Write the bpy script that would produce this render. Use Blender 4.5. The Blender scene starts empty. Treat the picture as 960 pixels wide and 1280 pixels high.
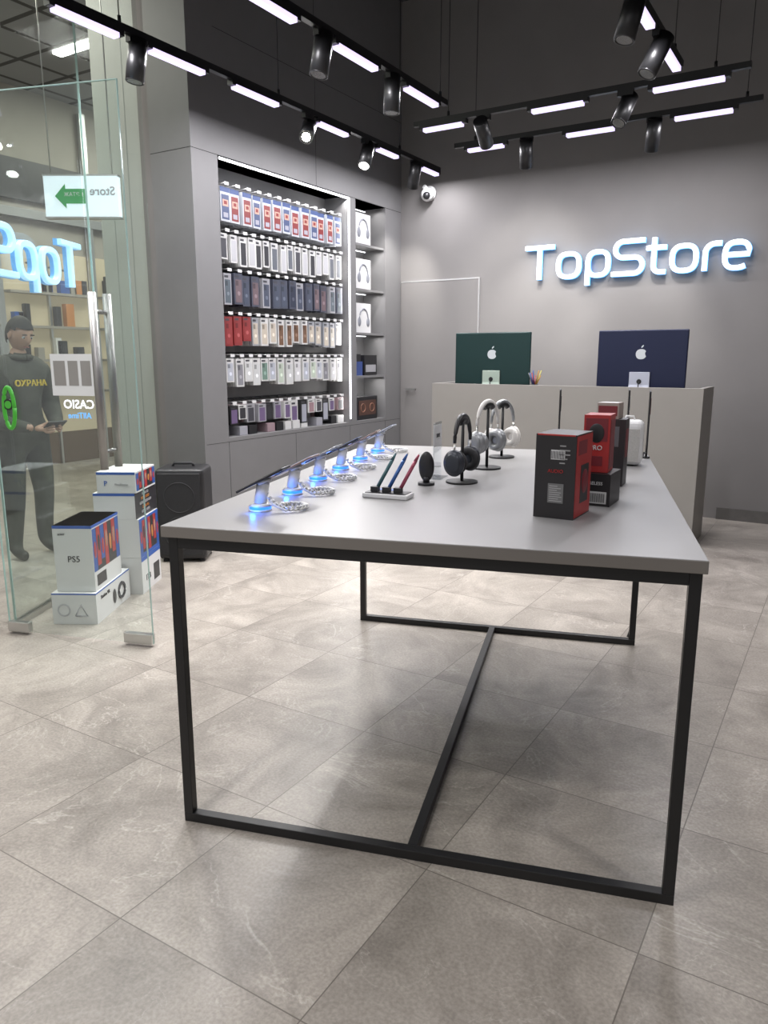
import bpy, bmesh, math, random
from mathutils import Vector, Matrix, Euler
random.seed(7)
rad=math.radians
scene=bpy.context.scene
scene.view_settings.view_transform='Standard'
scene.view_settings.look='None'
scene.view_settings.exposure=0.22

# ------------------------------------------------------------ materials
MATS={}
def mat(name,col=(.5,.5,.5),rough=.5,metal=0.,em=None,es=0.,alpha=1.,noise=0.,nscale=40.,bump=0.):
    if name in MATS: return MATS[name]
    m=bpy.data.materials.new(name); m.use_nodes=True
    nt=m.node_tree; b=nt.nodes['Principled BSDF']
    b.inputs['Base Color'].default_value=(*col,1); b.inputs['Roughness'].default_value=rough
    b.inputs['Metallic'].default_value=metal
    if em is not None:
        b.inputs['Emission Color'].default_value=(*em,1); b.inputs['Emission Strength'].default_value=es
    if noise>0 or bump>0:
        tc=nt.nodes.new('ShaderNodeTexCoord'); n=nt.nodes.new('ShaderNodeTexNoise')
        n.inputs['Scale'].default_value=nscale; n.inputs['Detail'].default_value=4
        nt.links.new(tc.outputs['Object'],n.inputs['Vector'])
        if noise>0:
            r=nt.nodes.new('ShaderNodeValToRGB')
            r.color_ramp.elements[0].position=.3; r.color_ramp.elements[1].position=.7
            r.color_ramp.elements[0].color=(*[c*(1-noise) for c in col],1)
            r.color_ramp.elements[1].color=(*[min(1,c*(1+noise)) for c in col],1)
            nt.links.new(n.outputs['Fac'],r.inputs['Fac']); nt.links.new(r.outputs['Color'],b.inputs['Base Color'])
        if bump>0:
            bp=nt.nodes.new('ShaderNodeBump'); bp.inputs['Strength'].default_value=bump; bp.inputs['Distance'].default_value=.002
            nt.links.new(n.outputs['Fac'],bp.inputs['Height']); nt.links.new(bp.outputs['Normal'],b.inputs['Normal'])
    MATS[name]=m; return m

def glass_mat(name,tint=(.95,.98,.965),refl=1.0):
    # thin architectural glass: Schlick reflection over transparency
    m=bpy.data.materials.new(name); m.use_nodes=True; nt=m.node_tree
    nt.nodes.clear(); N=nt.nodes.new; L=nt.links.new
    o=N('ShaderNodeOutputMaterial'); mx=N('ShaderNodeMixShader')
    t=N('ShaderNodeBsdfTransparent'); t.inputs[0].default_value=(*tint,1)
    g=N('ShaderNodeBsdfGlossy'); g.inputs['Roughness'].default_value=.01
    g.inputs['Color'].default_value=(.95,.97,1,1)
    geo=N('ShaderNodeNewGeometry'); dot=N('ShaderNodeVectorMath'); dot.operation='DOT_PRODUCT'
    L(geo.outputs['Incoming'],dot.inputs[0]); L(geo.outputs['Normal'],dot.inputs[1])
    ab=N('ShaderNodeMath'); ab.operation='ABSOLUTE'; L(dot.outputs['Value'],ab.inputs[0])
    iv=N('ShaderNodeMath'); iv.operation='SUBTRACT'; iv.inputs[0].default_value=1; L(ab.outputs[0],iv.inputs[1])
    pw=N('ShaderNodeMath'); pw.operation='POWER'; pw.inputs[1].default_value=5; L(iv.outputs[0],pw.inputs[0])
    ma=N('ShaderNodeMath'); ma.operation='MULTIPLY_ADD'; ma.inputs[1].default_value=.80*refl; ma.inputs[2].default_value=.045*refl; L(pw.outputs[0],ma.inputs[0])
    L(ma.outputs[0],mx.inputs[0])
    L(t.outputs[0],mx.inputs[1]); L(g.outputs[0],mx.inputs[2]); L(mx.outputs[0],o.inputs[0])
    MATS[name]=m; return m

def floor_mat():
    m=bpy.data.materials.new('floor_tile'); m.use_nodes=True; nt=m.node_tree; b=nt.nodes['Principled BSDF']
    N=nt.nodes.new; L=nt.links.new
    geo=N('ShaderNodeNewGeometry'); mp=N('ShaderNodeMapping'); 
    mp.inputs['Location'].default_value=(1.39,-1.03,0)
    L(geo.outputs['Position'],mp.inputs['Vector'])
    br=N('ShaderNodeTexBrick'); br.offset=0; br.squash=1
    br.inputs['Scale'].default_value=1; br.inputs['Brick Width'].default_value=.555; br.inputs['Row Height'].default_value=.55
    br.inputs['Mortar Size'].default_value=.0017; br.inputs['Mortar Smooth'].default_value=.1
    br.inputs['Color1'].default_value=(.0,.0,.0,1); br.inputs['Color2'].default_value=(1,1,1,1); br.inputs['Mortar'].default_value=(.5,.5,.5,1)
    L(mp.outputs[0],br.inputs['Vector'])
    sc=N('ShaderNodeVectorMath'); sc.operation='SCALE'; sc.inputs['Scale'].default_value=13.0
    L(br.outputs['Color'],sc.inputs[0])
    ad=N('ShaderNodeVectorMath'); ad.operation='ADD'; L(geo.outputs['Position'],ad.inputs[0]); L(sc.outputs[0],ad.inputs[1])
    n1=N('ShaderNodeTexNoise'); n1.inputs['Scale'].default_value=2.4; n1.inputs['Detail'].default_value=12; n1.inputs['Roughness'].default_value=.70; n1.inputs['Distortion'].default_value=1.0
    L(ad.outputs[0],n1.inputs['Vector'])
    r1=N('ShaderNodeValToRGB'); e=r1.color_ramp.elements
    e[0].position=.33; e[0].color=(.212,.190,.167,1); e[1].position=.66; e[1].color=(.405,.368,.327,1)
    L(n1.outputs['Fac'],r1.inputs['Fac'])
    cur=r1.outputs['Color']
    for (sc_,wd,am,seed) in ((1.5,.006,.42,0.),(3.1,.005,.30,5.)):
        n2=N('ShaderNodeTexNoise'); n2.inputs['Scale'].default_value=sc_; n2.inputs['Detail'].default_value=7; n2.inputs['Roughness'].default_value=.55; n2.inputs['Distortion'].default_value=1.1
        ad2=N('ShaderNodeVectorMath'); ad2.operation='ADD'; ad2.inputs[1].default_value=(seed,seed*2,0); L(ad.outputs[0],ad2.inputs[0]); L(ad2.outputs[0],n2.inputs['Vector'])
        r2=N('ShaderNodeValToRGB'); r2.color_ramp.elements[0].position=.5-wd; r2.color_ramp.elements[0].color=(0,0,0,1)
        r2.color_ramp.elements[1].position=.5; r2.color_ramp.elements[1].color=(1,1,1,1)
        x=r2.color_ramp.elements.new(.5+wd); x.color=(0,0,0,1)
        L(n2.outputs['Fac'],r2.inputs['Fac'])
        n5=N('ShaderNodeTexNoise'); n5.inputs['Scale'].default_value=2.5; L(ad2.outputs[0],n5.inputs['Vector'])
        r5=N('ShaderNodeValToRGB'); r5.color_ramp.elements[0].position=.42; r5.color_ramp.elements[1].position=.60; L(n5.outputs['Fac'],r5.inputs['Fac'])
        m5=N('ShaderNodeMath'); m5.operation='MULTIPLY'; L(r2.outputs['Color'],m5.inputs[0]); L(r5.outputs['Color'],m5.inputs[1])
        mul=N('ShaderNodeMath'); mul.operation='MULTIPLY'; mul.inputs[1].default_value=am; L(m5.outputs[0],mul.inputs[0])
        mv=N('ShaderNodeMixRGB'); mv.inputs[2].default_value=(.62,.58,.53,1); L(mul.outputs[0],mv.inputs[0]); L(cur,mv.inputs[1]); cur=mv.outputs[0]
    n3=N('ShaderNodeTexNoise'); n3.inputs['Scale'].default_value=110; n3.inputs['Detail'].default_value=3
    L(geo.outputs['Position'],n3.inputs['Vector'])
    r3=N('ShaderNodeValToRGB'); r3.color_ramp.elements[0].position=.35; r3.color_ramp.elements[0].color=(.84,.84,.84,1); r3.color_ramp.elements[1].position=.65; r3.color_ramp.elements[1].color=(1.11,1.11,1.11,1)
    L(n3.outputs['Fac'],r3.inputs['Fac'])
    mg=N('ShaderNodeMixRGB'); mg.blend_type='MULTIPLY'; mg.inputs[0].default_value=1; L(cur,mg.inputs[1]); L(r3.outputs['Color'],mg.inputs[2])
    r4=N('ShaderNodeValToRGB'); r4.color_ramp.elements[0].color=(.90,.90,.90,1); r4.color_ramp.elements[1].color=(1.05,1.05,1.05,1); L(br.outputs['Color'],r4.inputs['Fac'])
    mt=N('ShaderNodeMixRGB'); mt.blend_type='MULTIPLY'; mt.inputs[0].default_value=1; L(mg.outputs[0],mt.inputs[1]); L(r4.outputs['Color'],mt.inputs[2])
    mm=N('ShaderNodeMixRGB'); mm.inputs[2].default_value=(.13,.115,.10,1); L(br.outputs['Fac'],mm.inputs[0]); L(mt.outputs[0],mm.inputs[1])
    L(mm.outputs[0],b.inputs['Base Color'])
    rr=N('ShaderNodeMapRange'); rr.inputs['To Min'].default_value=.30; rr.inputs['To Max'].default_value=.42; L(n1.outputs['Fac'],rr.inputs['Value']); L(rr.outputs[0],b.inputs['Roughness'])
    bp=N('ShaderNodeBump'); bp.inputs['Strength'].default_value=.10; bp.inputs['Distance'].default_value=.002; L(n1.outputs['Fac'],bp.inputs['Height']); L(bp.outputs['Normal'],b.inputs['Normal'])
    return m

def grid_mat(name,c1,mortar,size):
    m=bpy.data.materials.new(name); m.use_nodes=True; nt=m.node_tree; b=nt.nodes['Principled BSDF']
    geo=nt.nodes.new('ShaderNodeNewGeometry'); br=nt.nodes.new('ShaderNodeTexBrick'); br.offset=0
    br.inputs['Scale'].default_value=1; br.inputs['Brick Width'].default_value=size; br.inputs['Row Height'].default_value=size; br.inputs['Mortar Size'].default_value=.03
    br.inputs['Color1'].default_value=(*c1,1); br.inputs['Color2'].default_value=(*c1,1); br.inputs['Mortar'].default_value=(*mortar,1)
    nt.links.new(geo.outputs['Position'],br.inputs['Vector']); nt.links.new(br.outputs['Color'],b.inputs['Base Color'])
    b.inputs['Roughness'].default_value=.8
    return m

wallgrey=mat('wall_paint_grey',(.180,.172,.168),.75,noise=.04,nscale=3,bump=.05)
laminate=mat('laminate_grey',(.170,.168,.170),.55,noise=.02,nscale=8)
counterm=mat('counter_laminate',(.27,.256,.235),.5,noise=.02,nscale=6)
tabm=mat('tabletop_laminate',(.242,.237,.235),.36,noise=.015,nscale=6)
tabedge=mat('tabletop_edge',(.17,.155,.14),.5)
blackm=mat('black_powdercoat',(.008,.008,.009),.42)
blackp=mat('black_plastic',(.016,.016,.018),.35)
blackmatte=mat('black_matte',(.02,.02,.022),.7)
darkceil=mat('ceiling_paint',(.03,.03,.035),.9)
steel=mat('brushed_steel',(.55,.55,.54),.28,1.)
handlem=mat('handle_steel',(.38,.37,.36),.38,.85)
white=mat('white_card',(.62,.62,.62),.45)
whitep=mat('white_plastic',(.70,.70,.70),.3)
ledm=mat('led_diffuser',(.5,.48,.6),.5,em=(.74,.64,1.0),es=1.15)
ledwarm=mat('led_strip',(.9,.9,1),.5,em=(.95,.96,1.0),es=2.6)
lens_on=mat('lamp_lens',(.9,.9,.9),.3,em=(1,.97,.9),es=14)
lens_off=mat('lamp_reflector',(.25,.25,.25),.25,.8)
lens_hot=mat('lamp_lens_hot',(.9,.9,.9),.3,em=(1,.93,.78),es=40)
glass=glass_mat('clear_glass')
glass_edge=mat('glass_edge',(.35,.5,.46),.15)

# ------------------------------------------------------------ mesh builder
def _v(p): return Vector(p)
class B:
    def __init__(s): s.bm=bmesh.new(); s.mats=[]
    def mi(s,m):
        if m not in s.mats: s.mats.append(m)
        return s.mats.index(m)
    def box(s,x0,x1,y0,y1,z0,z1,m,M=None,bev=0.):
        t=bmesh.new(); bmesh.ops.create_cube(t,size=1)
        for v in t.verts:
            v.co=Vector(((x0+x1)/2+v.co.x*(x1-x0),(y0+y1)/2+v.co.y*(y1-y0),(z0+z1)/2+v.co.z*(z1-z0)))
        if bev>0: bmesh.ops.bevel(t,geom=list(t.edges),offset=bev,segments=3,affect='EDGES',profile=.5)
        s._merge(t,m,M,smooth=False)
    def _merge(s,t,m,M=None,smooth=False):
        i=s.mi(m); mp={}
        for v in t.verts:
            co=(M@v.co) if M is not None else v.co
            mp[v]=s.bm.verts.new(co)
        for f in t.faces:
            try:
                nf=s.bm.faces.new([mp[v] for v in f.verts]); nf.material_index=i; nf.smooth=smooth
            except ValueError: pass
        t.free()
    def cyl(s,p0,p1,r,m,r2=None,seg=20,M=None,caps=True):
        p0=_v(p0);p1=_v(p1); r2=r if r2 is None else r2
        t=bmesh.new(); bmesh.ops.create_cone(t,cap_ends=caps,segments=seg,radius1=r,radius2=r2,depth=(p1-p0).length)
        q=(p1-p0).to_track_quat('Z','Y').to_matrix().to_4x4(); Q=Matrix.Translation((p0+p1)/2)@q
        for v in t.verts: v.co=Q@v.co
        i=s.mi(m); mp={}
        for v in t.verts: mp[v]=s.bm.verts.new(M@v.co if M is not None else v.co)
        for f in t.faces:
            nf=s.bm.faces.new([mp[v] for v in f.verts]); nf.material_index=i; nf.smooth=len(f.verts)==4
        t.free()
    def sph(s,c,r,m,M=None,seg=20,rot=None):
        if not isinstance(r,(tuple,list)): r=(r,r,r)
        t=bmesh.new(); bmesh.ops.create_uvsphere(t,u_segments=seg,v_segments=max(8,seg//2+2),radius=1)
        Q=Matrix.Translation(c)@(rot.to_4x4() if rot is not None else Matrix())@Matrix.Diagonal((*r,1))
        for v in t.verts: v.co=Q@v.co
        s._merge(t,m,M,smooth=True)
    def tube(s,pts,r,m,seg=8,M=None,flat=1.0):
        pts=[_v(p) for p in pts]; n=len(pts); i=s.mi(m); rings=[]
        up=Vector((0,0,1))
        for k,p in enumerate(pts):
            t=(pts[min(k+1,n-1)]-pts[max(k-1,0)]).normalized()
            if abs(t.dot(up))>.97: ref=Vector((0,1,0))
            else: ref=up
            a=t.cross(ref).normalized(); b2=a.cross(t).normalized()
            rr=r[k] if isinstance(r,(list,tuple)) else r
            ring=[]
            for j in range(seg):
                an=2*math.pi*j/seg
                q=p+a*math.cos(an)*rr+b2*math.sin(an)*rr*flat
                ring.append(s.bm.verts.new(M@q if M is not None else q))
            rings.append(ring)
        for k in range(n-1):
            for j in range(seg):
                f=s.bm.faces.new([rings[k][j],rings[k][(j+1)%seg],rings[k+1][(j+1)%seg],rings[k+1][j]]); f.material_index=i; f.smooth=True
        for rg in (rings[0],rings[-1]):
            f=s.bm.faces.new(rg); f.material_index=i
    def torus(s,c,R,r,m,M=None,seg=28,rs=10,axis='Z'):
        i=s.mi(m);rings=[]
        for k in range(seg):
            a=2*math.pi*k/seg; ring=[]
            for j in range(rs):
                b=2*math.pi*j/rs
                q=Vector(((R+r*math.cos(b))*math.cos(a),(R+r*math.cos(b))*math.sin(a),r*math.sin(b)))
                if axis=='Y': q=Vector((q.x,q.z,q.y))
                if axis=='X': q=Vector((q.z,q.x,q.y))
                q=q+_v(c)
                ring.append(s.bm.verts.new(M@q if M is not None else q))
            rings.append(ring)
        for k in range(seg):
            for j in range(rs):
                f=s.bm.faces.new([rings[k][j],rings[k][(j+1)%rs],rings[(k+1)%seg][(j+1)%rs],rings[(k+1)%seg][j]]); f.material_index=i;f.smooth=True
    def poly(s,pts,depth,m,M=None):
        i=s.mi(m)
        fr=[s.bm.verts.new(M@Vector((x,0,z)) if M is not None else Vector((x,0,z))) for x,z in pts]
        bk=[s.bm.verts.new(M@Vector((x,depth,z)) if M is not None else Vector((x,depth,z))) for x,z in pts]
        n=len(pts)
        for F in ([fr,list(reversed(bk))]):
            f=s.bm.faces.new(F); f.material_index=i
        for k in range(n):
            f=s.bm.faces.new([fr[k],bk[k],bk[(k+1)%n],fr[(k+1)%n]]); f.material_index=i
    def text(s,body,size,m,M,ext=.0015,align='CENTER',bold=0.):
        cu=bpy.data.curves.new('t','FONT'); cu.body=body; cu.size=size; cu.extrude=ext; cu.align_x=align; cu.align_y='CENTER'; cu.offset=bold
        cu.resolution_u=3
        ob=bpy.data.objects.new('t',cu); scene.collection.objects.link(ob)
        dg=bpy.context.evaluated_depsgraph_get(); me=bpy.data.meshes.new_from_object(ob.evaluated_get(dg))
        t=bmesh.new(); t.from_mesh(me); s._merge(t,m,M)
        bpy.data.objects.remove(ob); bpy.data.curves.remove(cu); bpy.data.meshes.remove(me)
    def done(s,name,loc=(0,0,0),rz=0.,bevel=0.,parent=None):
        me=bpy.data.meshes.new(name); bmesh.ops.recalc_face_normals(s.bm,faces=list(s.bm.faces)); s.bm.to_mesh(me); s.bm.free()
        for m in s.mats: me.materials.append(m)
        ob=bpy.data.objects.new(name,me); scene.collection.objects.link(ob)
        ob.location=loc; ob.rotation_euler=(0,0,rz)
        if bevel>0:
            md=ob.modifiers.new('bevel','BEVEL'); md.width=bevel; md.segments=2; md.limit_method='ANGLE'; md.angle_limit=rad(50)
        if parent: ob.parent=parent
        return ob
def facing(origin,dirx,up=(0,0,1)):
    x=_v(dirx).normalized(); y=_v(up).normalized(); z=x.cross(y)
    M=Matrix.Identity(4)
    for i in range(3): M[i][0]=x[i];M[i][1]=y[i];M[i][2]=z[i];M[i][3]=origin[i]
    return M
def area(name,loc,rot,sx,sy,power,col=(1,1,1),spread=180):
    l=bpy.data.lights.new(name,'AREA'); l.shape='RECTANGLE'; l.size=sx;l.size_y=sy;l.energy=power;l.color=col; l.spread=rad(spread)
    o=bpy.data.objects.new(name,l); o.location=loc; o.rotation_euler=rot; scene.collection.objects.link(o); return o
def spot(name,loc,target,power,ang=60,blend=.6,col=(1,.97,.92),r=.03):
    l=bpy.data.lights.new(name,'SPOT'); l.energy=power;l.spot_size=rad(ang);l.spot_blend=blend;l.color=col;l.shadow_soft_size=r
    o=bpy.data.objects.new(name,l); o.location=loc; d=_v(target)-_v(loc); o.rotation_euler=d.to_track_quat('-Z','Y').to_euler(); scene.collection.objects.link(o); return o
def point(name,loc,power,col,r=.01):
    l=bpy.data.lights.new(name,'POINT'); l.energy=power;l.color=col;l.shadow_soft_size=r
    o=bpy.data.objects.new(name,l); o.location=loc; scene.collection.objects.link(o); return o

# ------------------------------------------------------------ camera / world
cam=bpy.data.cameras.new('camera'); cam.lens=26.44; cam.sensor_width=36; cam.sensor_fit='AUTO'; cam.clip_start=.05
co=bpy.data.objects.new('camera',cam); scene.collection.objects.link(co)
co.location=(0,0,1.35); co.rotation_euler=(rad(90-11.7),0,rad(31.5)); scene.camera=co
w=bpy.data.worlds.new('world'); scene.world=w; w.use_nodes=True
w.node_tree.nodes['Background'].inputs[0].default_value=(1,.98,.96,1); w.node_tree.nodes['Background'].inputs[1].default_value=.45

# ------------------------------------------------------------ room shell
b=B(); b.box(-13,4,-4,12,-.1,0,floor_mat()); b.done('floor')
b=B(); b.box(-4.46,3.1,6.8,6.95,0,4.6,wallgrey); b.done('wall_back')
b=B(); b.box(3.0,3.15,-3,6.8,0,4.6,wallgrey); b.done('wall_right')
b=B(); b.box(-4.37,3.15,-1.0,6.95,4.6,4.7,darkceil); b.done('ceiling')
bb=B(); bb.box(-.86,3.0,6.782,6.8,0,.10,mat('baseboard_stone',(.10,.095,.09),.5,noise=.1,nscale=20)); bb.box(-3.1,-3.0,6.782,6.8,0,.1,MATS['baseboard_stone']); bb.done('baseboard_back')
b=B(); al=mat('aluminium_trim',(.6,.6,.6),.35,.7)
x0,x1,zt=-3.955,-3.11,2.07
b.box(x0,x1,6.788,6.7995,0.0,zt,wallgrey)
b.box(x0,x1,6.785,6.7995,zt,zt+.012,al); b.box(x1,x1+.012,6.785,6.7995,0,zt+.012,al)
b.cyl((x0+.09,6.787,1.02),(x0+.09,6.74,1.02),.01,steel); b.box(x0+.08,x0+.2,6.735,6.75,1.01,1.03,steel)
b.done('door_1')

gap=mat('joint_gap',(.015,.015,.015),.8)
XF,XB=-3.97,-4.36; YN=3.98; NZ0,NZ1=.745,2.735
b=B(); b.box(-4.46,XB,YN,6.8,0,4.6,wallgrey); b.done('wall_left')
b=B()
b.box(XB,XF,YN,4.235,0,4.6,laminate)
b.box(XB,XF,4.235,6.8,NZ1,4.6,laminate)
b.box(XB,XF,4.235,6.8,0,NZ0,laminate)
b.box(XB,XF,5.865,5.985,NZ0,NZ1,laminate)
b.box(XB,XF,6.50,6.8,NZ0,NZ1,laminate)
b.box(XB,-4.22,4.235,6.50,NZ0,NZ1,laminate)
for y in (4.235,5.05,5.87,6.5): b.box(XF-.001,XF+.0008,y-.0015,y+.0015,.02,NZ0-.03,gap)
b.box(XF-.001,XF+.0008,4.0,6.8,NZ0-.032,NZ0-.029,gap)
b.box(XB,XF+.0008,YN-.0008,6.8,2.735,2.739,gap)
for y in (5.4,): b.box(XF-.001,XF+.0008,y-.0015,y+.0015,2.74,4.6,gap)
b.box(XF-.001,XF+.0008,4.235,6.8,3.55,3.553,gap)
lv=[2.36,1.96,1.56,1.16]
for z in lv: b.box(-4.22,-3.985,5.985,6.50,z-.012,z+.008,laminate)
for z in [2.72]+[q-.013 for q in lv]:
    b.box(-4.20,-4.19,6.0,6.49,z-.006,z,ledwarm)
b.box(XF-.004,XF+.004,4.25,5.87,2.712,2.728,ledwarm)
b.box(XF-.01,XF+.005,5.866,5.888,NZ0+.03,2.726,ledwarm)
b.done('built_in_shelving')
area('niche_light_top',(-4.0,5.05,2.70),(0,rad(-28),0),.03,1.6,8,(1,.98,.96))
area('niche_light_side',(-4.0,5.85,1.75),(rad(-90),0,0),.03,1.9,5,(1,.98,.96))

def pm(c,r=.4):
    k='pkg_%02d%02d%02d'%tuple(int(x*99) for x in c)
    return mat(k,c,r)
rowz=[2.315,2.015,1.73,1.43,1.125,.83]
rowh=[.235,.215,.225,.215,.21,.15]
XP=-4.0
phcol=[
 [(.35,.03,.03)],
 [(.10,.11,.13),(.4,.4,.42),(.03,.03,.035),(.05,.05,.06)],
 [(.02,.025,.045),(.03,.03,.03),(.05,.06,.09),(.13,.09,.10),(.08,.10,.12)],
 [(.22,.03,.03),(.45,.40,.33),(.13,.07,.04),(.36,.27,.18),(.45,.42,.37)],
 [(.5,.51,.51),(.14,.22,.18),(.55,.55,.56),(.38,.4,.45),(.2,.2,.22),(.42,.48,.40)],
 [(.03,.03,.035),(.28,.18,.2),(.13,.09,.18),(.5,.5,.5),(.3,.31,.36),(.05,.05,.055)]]
pwhite=mat('package_card',(.55,.55,.54),.45)
for ri in range(6):
    b=B(); z0=rowz[ri]; h=rowh[ri]
    n=[13,16,14,15,15,14][ri]
    ya,yb=4.28,5.83
    pitch=(yb-ya)/n
    railz=z0+h+.035
    b.box(-4.215,-4.20,4.25,5.85,railz-.012,railz+.012,blackmatte)
    for k in range(n):
        yc=ya+pitch*(k+.5); wd=pitch*random.choice([.8,.84,.72])
        if ri==5: 
            hh=random.choice([.14,.2,.11,.24]); dz=h-hh
        elif ri in (1,3,4): hh=h*random.choice([1,1,.92,.85]); dz=h-hh
        else: hh=h; dz=0
        jit=random.uniform(-.006,.006)
        zb=z0+dz+random.uniform(-.006,.006)
        b.cyl((-4.2,yc,railz),(XP+.012,yc,railz-.01),.0025,steel,seg=6)
        b.box(XP+.008,XP+.011,yc-.022,yc+.022,railz-.026,railz-.004,white)
        depth=.11 if ri in(1,4) else .16
        ncards=3
        ff=random.uniform(0,.02)
        for cpk in range(ncards):
            xo=XP-.004-ff-cpk*depth/ncards-random.uniform(0,.012)
            body=pwhite if ri in (1,4) or random.random()<.6 else pm((.28,.29,.31))
            if ri==0: body=pm((.42,.44,.48))
            if ri==2: body=pm((.055,.06,.085)) if k%4 else pm((.3,.3,.32))
            if ri==3 and k<3: body=pm((.22,.03,.03))
            if ri==5: body=random.choice([pwhite,blackp,pm((.3,.3,.32)),pm((.28,.19,.20)),pwhite,blackp])
            b.box(xo-depth/ncards*.7,xo,yc-wd/2+jit,yc+wd/2+jit,zb,zb+hh,body)
            if cpk==0:
                c=random.choice(phcol[ri])
                if ri==3: c=phcol[3][0] if k<3 else random.choice(phcol[3][1:])
                if ri==0:
                    b.box(xo,xo+.001,yc-wd/2+jit,yc+wd/2+jit,zb+hh*.86,zb+hh,pm((.03,.06,.18)))
                    b.box(xo,xo+.0015,yc-wd*.38+jit,yc+wd*.38+jit,zb+hh*.06,zb+hh*.78,pm((.18,.025,.025)) if k%3 else pm((.05,.07,.15)))
                    b.box(xo,xo+.002,yc-wd*.3+jit,yc+wd*.3+jit,zb+hh*.44,zb+hh*.64,pm((.42,.28,.22)))
                    b.box(xo,xo+.0025,yc-wd*.16+jit,yc+wd*.16+jit,zb+hh*.5,zb+hh*.6,pm((.2,.02,.02)))
                    b.box(xo,xo+.002,yc-wd*.24+jit,yc+wd*.24+jit,zb+hh*.12,zb+hh*.26,pm((.3,.3,.35)))
                else:
                    b.box(xo,xo+.0015,yc-wd*.36+jit,yc+wd*.36+jit,zb+hh*.06,zb+hh*.80,pm(c))
                    if ri in (2,3,4):
                        b.box(xo,xo+.0025,yc-wd*.30+jit,yc-wd*.02+jit,zb+hh*.60,zb+hh*.76,pm(tuple(x*.5 for x in c)))
                        b.cyl((xo,yc+jit,zb+hh*.35),(xo+.003,yc+jit,zb+hh*.35),wd*.17,pm(tuple(min(1,x*1.5+.05) for x in c)),seg=14)
                    b.box(xo,xo+.0012,yc-wd*.4+jit,yc+wd*.1+jit,zb+hh*.86,zb+hh*.93,pm((.05,.05,.06)))
        if ri==5 and random.random()<.6:
            b.box(XP-.12,XP-.01,yc-wd/2,yc+wd/2,NZ0+.002,NZ0+.07,random.choice([blackp,pwhite,pm((.3,.3,.33)),pm((.28,.2,.22))]))
    b.done('phone_case_display')
for z in [2.71]+[q-.02 for q in lv]:
    area('shelf_light',(-4.05,6.24,z-.006),(0,0,0),.05,.45,1.0,(1,.98,.96))
grey_art=mat('printed_headphone_art',(.22,.23,.26),.5)
def hp_box(zb,name='headphone_box'):
    b=B(); y0,y1=6.05,6.30; h=.27
    b.box(-4.12,-4.01,y0,y1,zb,zb+h,white)
    yc=(y0+y1)/2; x=-4.009
    pts=[(x,yc+math.cos(a)*.075,zb+.12+math.sin(a)*.10) for a in [math.pi*k/14 for k in range(15)]]
    b.tube(pts,.008,grey_art,seg=6)
    for sg in(-1,1): b.sph((x,yc+sg*.075,zb+.10),(.008,.028,.042),grey_art,seg=14)
    b.done(name,bevel=.002)
for z in (2.3685,1.9685,1.5685): hp_box(z)
b=B()
b.box(-4.15,-4.03,6.03,6.18,1.1685,1.30,pm((.04,.07,.22))); b.box(-4.14,-4.02,6.20,6.42,1.1685,1.36,blackp); b.box(-4.02,-4.018,6.22,6.40,1.2,1.27,pm((.3,.3,.32)))
b.box(-4.15,-4.03,6.05,6.15,1.30,1.37,blackp)
b.done('gadget_box')
b=B()
b.box(-4.16,-4.01,6.04,6.42,.746,.97,blackp,bev=.01); b.box(-4.01,-4.006,6.08,6.38,.79,.93,pm((.08,.04,.03)))
for q in (6.15,6.31): b.torus((-4.006,q,.86),.04,.004,pm((.25,.12,.08),.3),axis='X')
b.done('portable_speaker')

# ------------------------------------------------------------ sign
def arc(cx,cz,rx,rz,a0,a1,n=14): return [(cx+rx*math.cos(rad(a0+(a1-a0)*k/n)),cz+rz*math.sin(rad(a0+(a1-a0)*k/n))) for k in range(n+1)]
def superel(cx,cz,rx,rz,a0,a1,n=28,e=.72):
    out=[]
    for k in range(n+1):
        a=rad(a0+(a1-a0)*k/n); c_,s_=math.cos(a),math.sin(a)
        out.append((cx+rx*math.copysign(abs(c_)**e,c_),cz+rz*math.copysign(abs(s_)**e,s_)))
    return out
def letters():
    L=[]
    c=.27; x=.20
    L+= [[(.0,c),(.25,c)],[(.125,c),(.125,0)]]
    L+= [superel(.40,x/2,.095,x/2,0,360)]
    L+= [superel(.665,x/2,.09,x/2,0,360),[(.575,.1),(.575,-.07)]]
    L+= [[(1.05,c),(.88,c)]+arc(.88,c-.0675,.0675,.0675,90,270,10)+[(.98,c/2)]+arc(.98,.0675,.0675,.0675,90,-90,10)+[(.80,0)]]
    L+= [[(1.14,.27),(1.14,.05)]+arc(1.19,.05,.05,.05,180,270,6)+[(1.23,0)],[(1.09,x),(1.23,x)]]
    L+= [superel(1.385,x/2,.095,x/2,0,360)]
    L+= [[(1.55,0),(1.55,.13)]+arc(1.62,.13,.07,.07,180,90,6)+[(1.66,x)]]
    L+= [[(1.70,x*.52),(1.88,x*.52)]+superel(1.79,x/2,.09,x/2,5,300,24)[1:]]
    return L
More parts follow.
